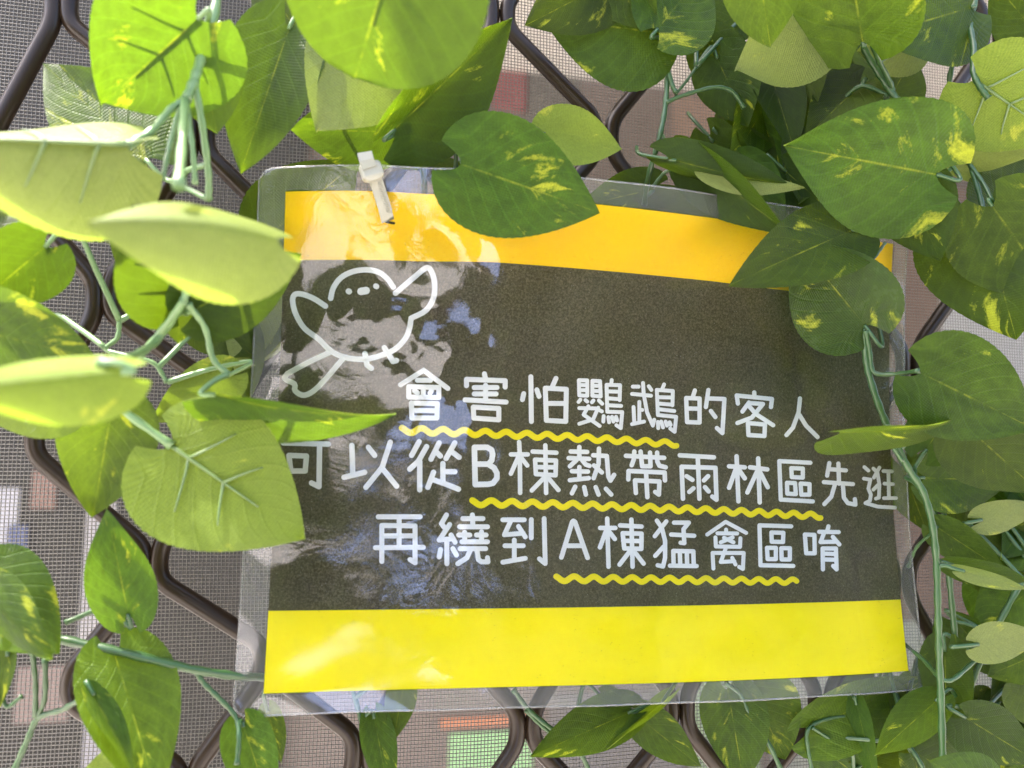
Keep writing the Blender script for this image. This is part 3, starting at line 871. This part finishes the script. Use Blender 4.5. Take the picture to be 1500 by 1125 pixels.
seed_no = [100]
def vine(label, base, stems, leaves, stem_mat='stem', group=None):
    """stems: (radius mm, [(px, py, d), ...]); leaves: (bx, by, tx, ty, width, d base, d tip, roll, side, fold, bend, flags)"""
    root = empty('artificial_vine', at(*base), label, 'artificial vine', group)
    lines = []
    for rad, pts in stems:
        q = smooth_path(pts, 7)
        P = [at(*p) for p in q]
        lines += P
        n = len(P)
        rr = [0.76 * rad / 1000 * (1.0 + 0.12 * math.sin(i * 1.7 + rad * 9) + (0.35 if i in (0, n - 1) else 0)) for i in range(n)]
        v, f = tube(P, rr, 8)
        mesh('stem', v, f, M[stem_mat], root)
    for lf in leaves:
        bx, by, tx, ty, w, db, dt, roll, side, fold, bend = lf[:11]
        fl = lf[11] if len(lf) > 11 else ''
        seed_no[0] += 1
        B, T = at(bx, by, db), at(tx, ty, dt)
        V, F, UV, pt, L = leaf_surface(B, T, w, roll, side, fold, bend, 'b' in fl, seed_no[0])
        mat = M['leaf_gloss'] if 'g' in fl else M['leaf_plain'] if 'p' in fl else M['leaf']
        o = mesh('leaf', V, F, mat, root, uvs=UV)
        if 'r' in fl:
            v, f = join(ribs_mesh(pt, L, True))
            rb = mesh('rib', v, f, M['rib'], o)
            rb.matrix_parent_inverse = Matrix.Identity(4)
            rb.parent = o
            rb.matrix_parent_inverse = (Matrix.Translation(root.location) @ o.matrix_parent_inverse).inverted()
        # leaf stalk back to the nearest stem
        best = min(lines, key=lambda p: (p - B).length) if lines else None
        ax = (T - B).normalized()
        if 'n' in fl:
            continue
        if best is not None and (best - B).length < 0.045:
            if (best - B).length > 0.003:
                c = B - ax * min(0.012, (best - B).length * 0.4)
                P = [Vector(p) for p in smooth_path([tuple(best), tuple((best + c) / 2 + Vector((0, 0, 0.001))), tuple(c), tuple(B + ax * 0.0008)], 5)]
                v, f = tube(P, [0.0012 - 0.0004 * k / len(P) for k in range(len(P))], 6)
                mesh('stalk', v, f, M[stem_mat], root)
        else:
            c = B - ax * 0.010 + Vector((0, 0.006, 0.002))
            P = [Vector(p) for p in smooth_path([tuple(c + Vector((0, 0.006, 0.006))), tuple(c), tuple(B + ax * 0.004)], 5)]
            v, f = tube(P, 0.0009, 6)
            mesh('stalk', v, f, M[stem_mat], root)
    return root

# leaves that lie deep in the garland, turned at random
INNER = random.Random(41)
def inner(n, x0, x1, y0, y1, d0=-12, d1=2):
    out = []
    for k in range(n):
        x, y, a = INNER.uniform(x0, x1), INNER.uniform(y0, y1), INNER.uniform(0.6, 2.6)
        l = INNER.uniform(95, 140)
        d = INNER.uniform(d0, d1)
        out.append((x - l / 2 * math.cos(a), y - l / 2 * math.sin(a), x + l / 2 * math.cos(a), y + l / 2 * math.sin(a), INNER.uniform(0.55, 0.85), d, d + INNER.uniform(-4, 6), INNER.uniform(-35, 35), 1, INNER.uniform(0, 22), 0.0, INNER.choice(('', 'p', 'p'))))
    return out

# 1 upper left: the spray with the thick pale stem that leans out over the corner
vine('artificial vine with thick pale stem drooping forward over the upper left sign corner', (300, 0, 40),
     [(2.2, [(322, -60, 45), (316, 10, 48), (296, 80, 52), (284, 118, 55), (273, 146, 58)]),
      (1.7, [(273, 146, 58), (250, 160, 62), (222, 192, 70), (186, 214, 78)]),
      (1.9, [(271, 146, 58), (268, 200, 78), (262, 272, 112)]),
      (1.6, [(285, 118, 55), (296, 180, 52), (305, 250, 46), (306, 292, 42)]),
      (1.2, [(273, 150, 58), (282, 215, 58), (286, 270, 56)]),
      (1.1, [(266, 150, 58), (248, 215, 58), (238, 262, 62)]),
      (1.3, [(296, 78, 52), (292, 45, 50), (288, 30, 50)])],
     [(292, 26, 150, 152, 1.02, 62, 38, -8, 1, 6, 0.05, 'r'),
      (288, 60, 318, 196, 0.98, 40, 36, 12, 1, 8, 0.0, 'p'),
      (215, 235, 62, 92, 0.72, 22, 14, 10, 1, 8, 0.0, ''),
      (150, 215, 220, 290, 0.8, 12, 10, 0, -1, 5, 0.0, 'p'),
      (188, 214, -130, 200, 1.12, 80, 92, 28, -1, 58, 0.0, 'rp'),
      (408, 352, 124, 326, 0.88, 100, 126, 27, -1, 56, -0.36, 'pn'),
      (424, 40, 352, 254, 0.64, 24, 18, 18, 1, 14, 0.02, ''),
      (445, 60, 372, -50, 0.8, 10, 10, 0, 1, 10, 0, 'p'),
      (208, 300, 172, 392, 0.7, 12, 10, 20, 1, 0, 0, ''),
      *inner(4, 180, 320, 90, 300, -12, 0)], 'stem_pale')

# 2 left middle
vine('artificial vine whose bright leaves overlap the left edge of the sign beside the bird', (270, 440, 40),
     [(1.8, [(279, 405, 50), (272, 432, 52), (262, 452, 50), (228, 500, 46), (190, 524, 84), (150, 532, 108)]),
      (1.6, [(270, 440, 52), (240, 480, 46), (205, 522, 40), (178, 548, 38), (163, 582, 36), (150, 600, 30)]),
      (1.5, [(275, 445, 50), (300, 480, 44), (312, 525, 40), (334, 548, 40)]),
      (1.9, [(160, 578, 38), (182, 602, 38), (252, 653, 37)]),
      (1.2, [(175, 470, 10), (172, 495, 10), (155, 512, 10), (190, 522, 12), (225, 532, 12), (245, 560, 12)])],
     [(268, 446, 196, 292, 0.92, 40, 66, 10, 1, 8, 0.0, 'r'),
      (262, 430, 262, 504, 0.9, 40, 34, 0, 1, 0, 0.0, 'p'),
      (282, 455, 442, 372, 0.72, 44, 40, 15, 1, 14, 0.0, ''),
      (312, 578, 580, 606, 0.58, 46, 42, 66, 1, 20, 0.16, ''),
      (250, 652, 446, 790, 0.92, 36, 44, 4, -1, -6, 0.02, 'r'),
      (165, 590, 136, 757, 0.80, 28, 18, 14, 1, 14, 0.0, ''),
      (108, 578, -34, 606, 0.95, 30, 34, 10, -1, 0, 0.0, 'r'),
      (182, 545, -80, 572, 0.72, 108, 122, 20, -1, 52, -0.06, ''),
      (-50, 480, 142, 526, 0.80, 34, 36, 18, 1, 6, 0.0, ''),
      (68, 360, -42, 452, 0.86, 30, 34, 0, 1, 10, 0.0, ''),
      (404, 420, 346, 548, 0.80, -8, -8, 6, -1, 0, 0.0, 'p'),
      (288, 462, 372, 522, 0.85, -6, -8, 0, 1, 8, 0.0, 'p'),
      (338, 548, 222, 618, 0.62, 10, 10, 0, -1, 0, 0.0, ''),
      *inner(3, 0, 70, 340, 560, -8, 6), *inner(2, 290, 380, 470, 560, -14, -8)], 'stem_pale')

# 3 lower left: the stem that runs level to the sign
vine('artificial vine whose straight green stem runs level into the lower left corner of the sign', (95, 940, 10),
     [(2.2, [(60, 930, 10), (96, 938, 11), (190, 958, 12), (280, 980, 8), (345, 990, -2), (400, 992, -10)]),
      (1.3, [(96, 912, 8), (125, 900, 8), (146, 888, 9), (154, 862, 12)]),
      (1.2, [(52, 1050, 4), (52, 1000, 6), (48, 962, 8), (44, 950, 10)]),
      (1.2, [(55, 1052, 4), (66, 1020, 6), (66, 965, 8)]),
      (1.4, [(20, 1130, 2), (40, 1085, 3), (56, 1052, 4), (90, 1040, 8), (118, 1026, 12), (140, 1032, 16)]),
      (1.3, [(283, 978, 7), (298, 1000, 6), (320, 1022, 5), (345, 1050, 4), (350, 1080, 8), (347, 1120, 10)]),
      (1.0, [(0, 1010, 6), (10, 1035, 6), (32, 1020, 6)])],
     [(188, 902, 156, 744, 0.58, 14, 22, -20, 1, 12, 0.0, ''),
      (-24, 838, 86, 958, 0.82, 16, 22, 10, 1, 12, 0.0, ''),
      (-34, 858, 76, 966, 0.52, 30, 34, 30, 1, -20, 0.06, ''),
      (168, 958, 232, 1175, 0.62, 12, 30, -10, 1, 10, 0.05, ''),
      (136, 1016, 200, 1135, 0.30, 26, 34, -30, 1, 20, 0.0, 'p'),
      (12, 958, -4, 1040, 0.45, 8, 10, 30, 1, 12, 0, ''),
      (196, 1118, 108, 1150, 0.8, 14, 14, 0, -1, 0, 0, ''),
      (392, 1040, 412, 1118, 0.55, -14, -6, 20, 1, 10, 0, ''),
      (356, 1062, 398, 1185, 0.62, 2, 10, 0, 1, 12, 0, '')])

# 4 top, left of centre
vine('artificial vine with one big yellow-green leaf hanging above the cable tie', (600, 0, 20),
     [(1.8, [(590, 90, 8), (600, 150, 8), (612, 195, 8), (620, 250, 2), (622, 300, -10)]),
      (1.4, [(684, 30, 10), (680, 80, 10), (672, 135, 10), (668, 200, 8), (668, 262, 0)]),
      (1.3, [(672, 140, 10), (655, 165, 10), (632, 172, 12), (615, 185, 12)]),
      (1.2, [(673, 150, 10), (676, 185, 14), (680, 215, 24), (676, 236, 34)]),
      (1.5, [(560, -90, 55), (566, -50, 60), (572, -20, 62)])],
     [(600, -150, 520, 114, 1.12, 112, 66, 4, 1, 4, 0.04, 'brp'),
      (566, 44, 464, 194, 0.92, 26, 30, 4, -1, 4, 0.0, 'p'),
      (577, 191, 750, 26, 0.62, 20, 24, 34, 1, 34, 0.0, ''),
      (574, 193, 424, 190, 0.74, 14, 8, -4, 1, 6, 0.0, ''),
      (394, 344, 524, 236, 0.82, -14, -14, 0, 1, 0, 0.0, 'p'),
      (674, 240, 879, 312, 0.80, 36, 38, -6, 1, 6, 0.02, ''),
      (796, 196, 912, 218, 0.76, 20, 22, -20, -1, -16, 0.0, ''),
      (690, 290, 630, 225, 0.7, -10, -10, 0, 1, 0, 0, 'p')])

# 5 top centre
vine('artificial vine with a thin bare stem hanging down from the top between two lattice bars', (975, 0, 10),
     [(1.6, [(955, -40, 8), (962, 20, 10), (972, 70, 11), (977, 115, 11), (974, 160, 10), (965, 205, 8), (950, 258, 0), (944, 300, -12)]),
      (1.4, [(966, 40, 12), (974, 85, 13), (984, 122, 13), (990, 135, 13)]),
      (1.3, [(976, 150, 11), (1000, 140, 12), (1045, 128, 14), (1072, 134, 14), (1090, 158, 12)]),
      (0.9, [(990, 138, 12), (1006, 118, 10), (1020, 98, 8)]),
      (1.1, [(956, 274, 2), (975, 252, 8), (1000, 246, 12), (1022, 262, 12), (1034, 284, 8)])],
     [(968, 48, 796, 28, 0.98, 16, 10, 14, 1, 6, 0.04, 'p'),
      (900, -30, 768, 38, 0.7, 20, 18, 0, 1, 8, 0.0, 'p'),
      (962, 44, 1038, -50, 0.98, 22, 22, 0, 1, 8, 0.0, ''),
      (880, -60, 960, 45, 0.8, 24, 20, 0, 1, 8, 0.0, ''),
      (1050, 84, 1096, 186, 0.86, 6, 6, 0, 1, 6, 0, 'p'),
      (1092, 12, 1024, 56, 0.85, 6, 6, 0, 1, 6, 0, 'p'),
      (962, 276, 848, 302, 0.62, -12, -14, 0, 1, 6, 0, ''),
      (944, 306, 1066, 326, 0.62, -14, -14, 0, 1, 6, 0, 'p'),
      (1034, 60, 1110, 150, 0.7, 4, 4, 0, 1, 4, 0, 'p')])

# 6 top right
vine('artificial vine with broad streaked leaves covering the upper right sign corner', (1300, 0, 20),
     [(2.0, [(1262, 66, 28), (1282, 100, 28), (1302, 130, 28), (1318, 150, 30), (1334, 170, 34)]),
      (1.7, [(1274, 54, 44), (1288, 90, 36), (1304, 122, 30), (1308, 138, 28)]),
      (1.4, [(1160, 400, -8), (1250, 330, 6), (1266, 372, 10), (1270, 400, 6)]),
      (1.2, [(1256, 330, 8), (1242, 350, 8), (1240, 372, 10)]),
      (1.4, [(1300, 140, 26), (1262, 126, 22), (1230, 150, 14)]),
      (1.1, [(1296, 356, 2), (1282, 376, 4), (1272, 384, 6)])],
     [(1264, 64, 1232, -130, 0.98, 42, 70, -14, 1, 10, 0.0, 'r'),
      (1205, 30, 1077, 104, 0.78, 32, 38, -6, -1, 0, 0.0, 'p'),
      (1108, -64, 1129, 70, 0.82, 74, 50, 0, 1, 10, 0.0, 'p'),
      (1348, 52, 1254, 76, 0.84, 24, 28, 0, -1, 0, 0.0, 'p'),
      (1300, 150, 1338, 82, 0.96, 14, 14, 0, 1, 4, 0, 'p'),
      (1150, 60, 1180, 185, 0.8, 10, 12, 8, 1, 8, 0, ''),
      (1262, 122, 1178, 204, 0.60, 16, 22, 20, 1, 20, 0, ''),
      (1245, 60, 1250, 190, 0.8, 6, 6, 0, 1, 8, 0, 'p'),
      (1130, 110, 1165, 225, 0.62, 8, 14, -30, 1, 20, 0, 'p'),
      (1374, 256, 1147, 213, 0.78, 46, 50, -4, 1, 5, 0.02, ''),
      (1040, 250, 1178, 276, 0.40, 22, 34, -40, -1, 10, 0.1, 'p'),
      (978, 232, 1160, 272, 0.36, 20, 30, 30, 1, -30, 0.1, 'p'),
      (1010, 226, 1168, 348, 0.46, 14, 34, 36, 1, 24, 0.08, 'p'),
      (1249, 337, 1068, 418, 0.50, 30, 40, 10, 1, 12, 0.06, ''),
      (1268, 478, 1165, 352, 0.92, 28, 26, 0, 1, 8, 0.03, 'g'),
      (1322, 262, 1378, 382, 0.86, 30, 34, 0, 1, 4, 0.0, ''),
      (1150, 250, 1240, 330, 0.7, 6, 10, 0, 1, 10, 0, 'p'),
      (1080, 240, 1150, 330, 0.7, 0, 4, 0, 1, 10, 0, '')], 'stem')

vine('artificial vine of dark inner leaves filling the hollow behind the broad streaked leaf', (1180, 60, -6),
     [(1.6, [(1215, -40, -8), (1190, 60, -8), (1170, 160, -8), (1165, 260, -10), (1150, 330, -14)])],
     inner(16, 1070, 1250, 70, 310))

# 7 right edge, upper
vine('artificial vine with forked stem and pale veined leaf, beside the upper right sign corner', (1425, 0, 20),
     [(2.0, [(1436, -60, 32), (1428, 0, 34), (1418, 34, 36)]),
      (1.7, [(1418, 34, 36), (1402, 70, 30), (1392, 110, 26), (1389, 145, 22)]),
      (1.8, [(1420, 36, 36), (1426, 70, 40), (1426, 106, 44), (1436, 128, 46), (1448, 144, 47)]),
      (1.6, [(1404, 195, 20), (1412, 222, 24), (1424, 250, 26), (1436, 290, 28), (1441, 314, 30)]),
      (1.2, [(1412, 222, 24), (1390, 250, 30), (1374, 257, 44)]),
      (1.3, [(1420, 240, 26), (1440, 268, 30), (1456, 300, 36)]),
      (1.8, [(1388, 140, 22), (1396, 170, 20), (1405, 200, 20)])],
     [(1424, 10, 1278, 54, 0.82, 38, 42, 8, 1, 8, 0.0, ''),
      (1426, 116, 1556, 206, 0.98, 44, 48, 0, -1, -4, 0.0, 'r'),
      (1408, 226, 1520, 226, 0.5, 26, 30, 30, -1, 0, 0.0, 'p'),
      (1456, 322, 1560, 236, 0.8, 26, 24, 0, 1, 6, 0.0, 'p'),
      (1438, 312, 1489, 498, 1.0, 30, 34, 0, 1, 4, 0.0, ''),
      (1452, 300, 1552, 440, 0.96, 40, 40, -10, 1, 8, 0.02, ''),
      (1520, 50, 1452, -30, 0.8, 20, 20, 0, 1, 6, 0, 'p'),
      (1380, 190, 1430, 270, 0.7, 10, 10, 0, -1, 6, 0, 'p')])

# 8 the long stem down the right side of the sign
vine('artificial vine with a long bare stem running down the right edge of the sign', (1390, 1140, 20),
     [(2.0, [(1266, 480, 26), (1268, 520, 24), (1274, 552, 24), (1290, 600, 24), (1308, 640, 24), (1330, 685, 24), (1352, 720, 24), (1366, 770, 24), (1372, 830, 24), (1374, 900, 25), (1376, 970, 25), (1379, 1040, 26), (1382, 1140, 28)]),
      (1.4, [(1268, 484, 28), (1274, 515, 26), (1280, 545, 26), (1310, 548, 32), (1346, 543, 44)]),
      (1.2, [(1300, 622, 26), (1306, 650, 26), (1322, 676, 26)]),
      (1.3, [(1320, 940, -8), (1352, 966, 8), (1376, 992, 24), (1394, 996, 26), (1420, 975, 22), (1446, 950, 20)]),
      (1.8, [(1386, 780, 8), (1392, 860, 8), (1398, 920, 8), (1402, 965, 8)]),
      (1.1, [(1398, 910, 8), (1420, 915, 10), (1450, 928, 14)]),
      (1.0, [(1366, 780, 12), (1344, 800, 0), (1330, 830, -10)])],
     [(1346, 545, 1514, 628, 0.80, 44, 48, -6, 1, 6, 0.03, ''),
      (1230, 634, 1398, 620, 0.66, 44, 42, 70, 1, 14, 0.06, 'n'),
      (1356, 660, 1420, 560, 0.7, 12, 20, 0, 1, 6, 0, 'p'),
      (1412, 622, 1524, 722, 0.90, 34, 38, 0, 1, 6, 0.0, 'p'),
      (1352, 700, 1480, 704, 0.74, 8, 12, 0, 1, 10, 0, ''),
      (1320, 680, 1358, 780, 0.7, -14, -12, 0, 1, 6, 0, 'p'),
      (1436, 762, 1530, 742, 0.52, 20, 26, 20, -1, 6, 0, 'p'),
      (1372, 772, 1474, 838, 0.56, 10, 24, 12, 1, 10, 0, 'p'),
      (1394, 826, 1510, 852, 0.42, 20, 30, 30, 1, 10, 0.06, ''),
      (1410, 836, 1508, 862, 0.34, 28, 36, -40, -1, 10, 0.06, 'p'),
      (1380, 680, 1410, 780, 0.6, 0, 2, 0, 1, 6, 0, 'p')])

# 9 right edge, lower
vine('artificial vine crowding the lower right corner with leaves turned every way', (1480, 1140, 10),
     [(1.8, [(1540, 820, 10), (1500, 850, 12), (1470, 900, 12), (1440, 960, 10), (1412, 1040, 8), (1400, 1140, 8)]),
      (1.2, [(1412, 1040, 8), (1422, 1070, 10), (1428, 1100, 10)]),
      (1.3, [(1330, 1090, 10), (1345, 1112, 14), (1360, 1140, 16)])],
     [(1512, 862, 1428, 930, 0.82, 8, 8, 0, 1, 6, 0, ''),
      (1431, 944, 1530, 934, 0.62, 30, 34, 30, -1, 0, 0, 'p'),
      (1512, 962, 1446, 990, 0.8, 16, 16, 0, 1, 6, 0, 'p'),
      (1384, 952, 1388, 1116, 0.46, 8, 10, 0, 1, 8, 0, 'p'),
      (1412, 1050, 1520, 1116, 0.72, 24, 28, 10, 1, 6, 0, ''),
      (1452, 1156, 1362, 1116, 0.74, 40, 40, 0, 1, 4, 0, 'p'),
      (1500, 1000, 1560, 1080, 0.8, 10, 10, 0, 1, 4, 0, 'p'),
      (1470, 760, 1530, 850, 0.8, 2, 4, 0, 1, 6, 0, 'p'),
      (1420, 780, 1500, 900, 0.62, -4, 0, 0, 1, 6, 0, ''),
      (1440, 640, 1520, 760, 0.7, 0, 4, 0, 1, 6, 0, ''),
      *inner(15, 1432, 1520, 680, 1000), *inner(12, 1220, 1500, 1060, 1140, -15, -10),
      (1336, 1100, 1426, 1150, 0.8, 10, 12, 0, 1, 6, 0, ''),
      (1372, 1026, 1281, 1108, 0.46, 14, 18, 16, 1, 10, 0, 'p')])

# 10 bottom right
vine('artificial vine tucked behind the lower edge of the sign beneath the last wavy line', (1180, 1140, -5),
     [(1.5, [(1062, 1000, -14), (1085, 1018, -12), (1100, 1050, -10), (1124, 1086, -8), (1150, 1140, -6)]),
      (1.2, [(1192, 1140, -4), (1184, 1100, -5), (1184, 1068, -6), (1215, 1052, -8), (1260, 1048, -8)]),
      (1.1, [(1190, 1066, -5), (1212, 1080, -6), (1248, 1100, -6)]),
      (1.4, [(1318, 1075, 2), (1334, 1100, 4), (1352, 1130, 6)])],
     [(1182, 1068, 1352, 990, 0.46, -8, -10, 30, 1, 16, 0.06, ''),
      (1254, 1030, 1286, 1160, 0.32, -4, 4, 30, 1, 10, 0, 'p'),
      (1098, 1006, 1150, 1112, 1.0, -14, -12, 0, 1, 8, 0, ''),
      (1066, 1010, 1090, 1150, 0.72, -14, -12, 0, 1, 8, 0, ''),
      (1300, 1010, 1290, 1110, 0.7, -12, -10, 0, 1, 6, 0, ''),
      (1262, 1120, 1340, 1080, 0.7, -8, -6, 0, 1, 6, 0, ''),
      (1340, 1000, 1330, 1100, 0.6, -12, -8, 0, 1, 6, 0, 'p')])

# 11 bottom centre
vine('artificial vine with three crossed leaves below the middle of the lower edge of the sign', (800, 1100, -5),
     [(1.5, [(752, 1010, -16), (775, 1040, -14), (806, 1066, -12), (845, 1096, -10), (868, 1140, -10)]),
      (1.3, [(770, 1040, -14), (790, 1060, -14), (812, 1078, -13)])],
     [(922, 1044, 776, 1109, 0.46, -6, -2, 8, 1, 12, 0.03, ''),
      (980, 1020, 889, 1097, 0.30, -4, 2, 60, 1, 10, 0, ''),
      (932, 1048, 1028, 1124, 0.50, -10, -8, 0, 1, 8, 0, ''),
      (880, 1020, 930, 1060, 0.7, -14, -14, 0, 1, 4, 0, '')])

# 12 bottom, left of centre
vine('artificial vine with two bright upright leaves below the lower edge of the sign', (560, 1130, -5),
     [(1.5, [(514, 1000, -16), (528, 1050, -14), (540, 1090, -10), (548, 1140, -8)])],
     [(548, 1050, 572, 1175, 0.46, -12, 0, 10, 1, 14, 0, ''),
      (592, 1000, 576, 1086, 0.58, -12, -8, 0, 1, 6, 0, 'p')])
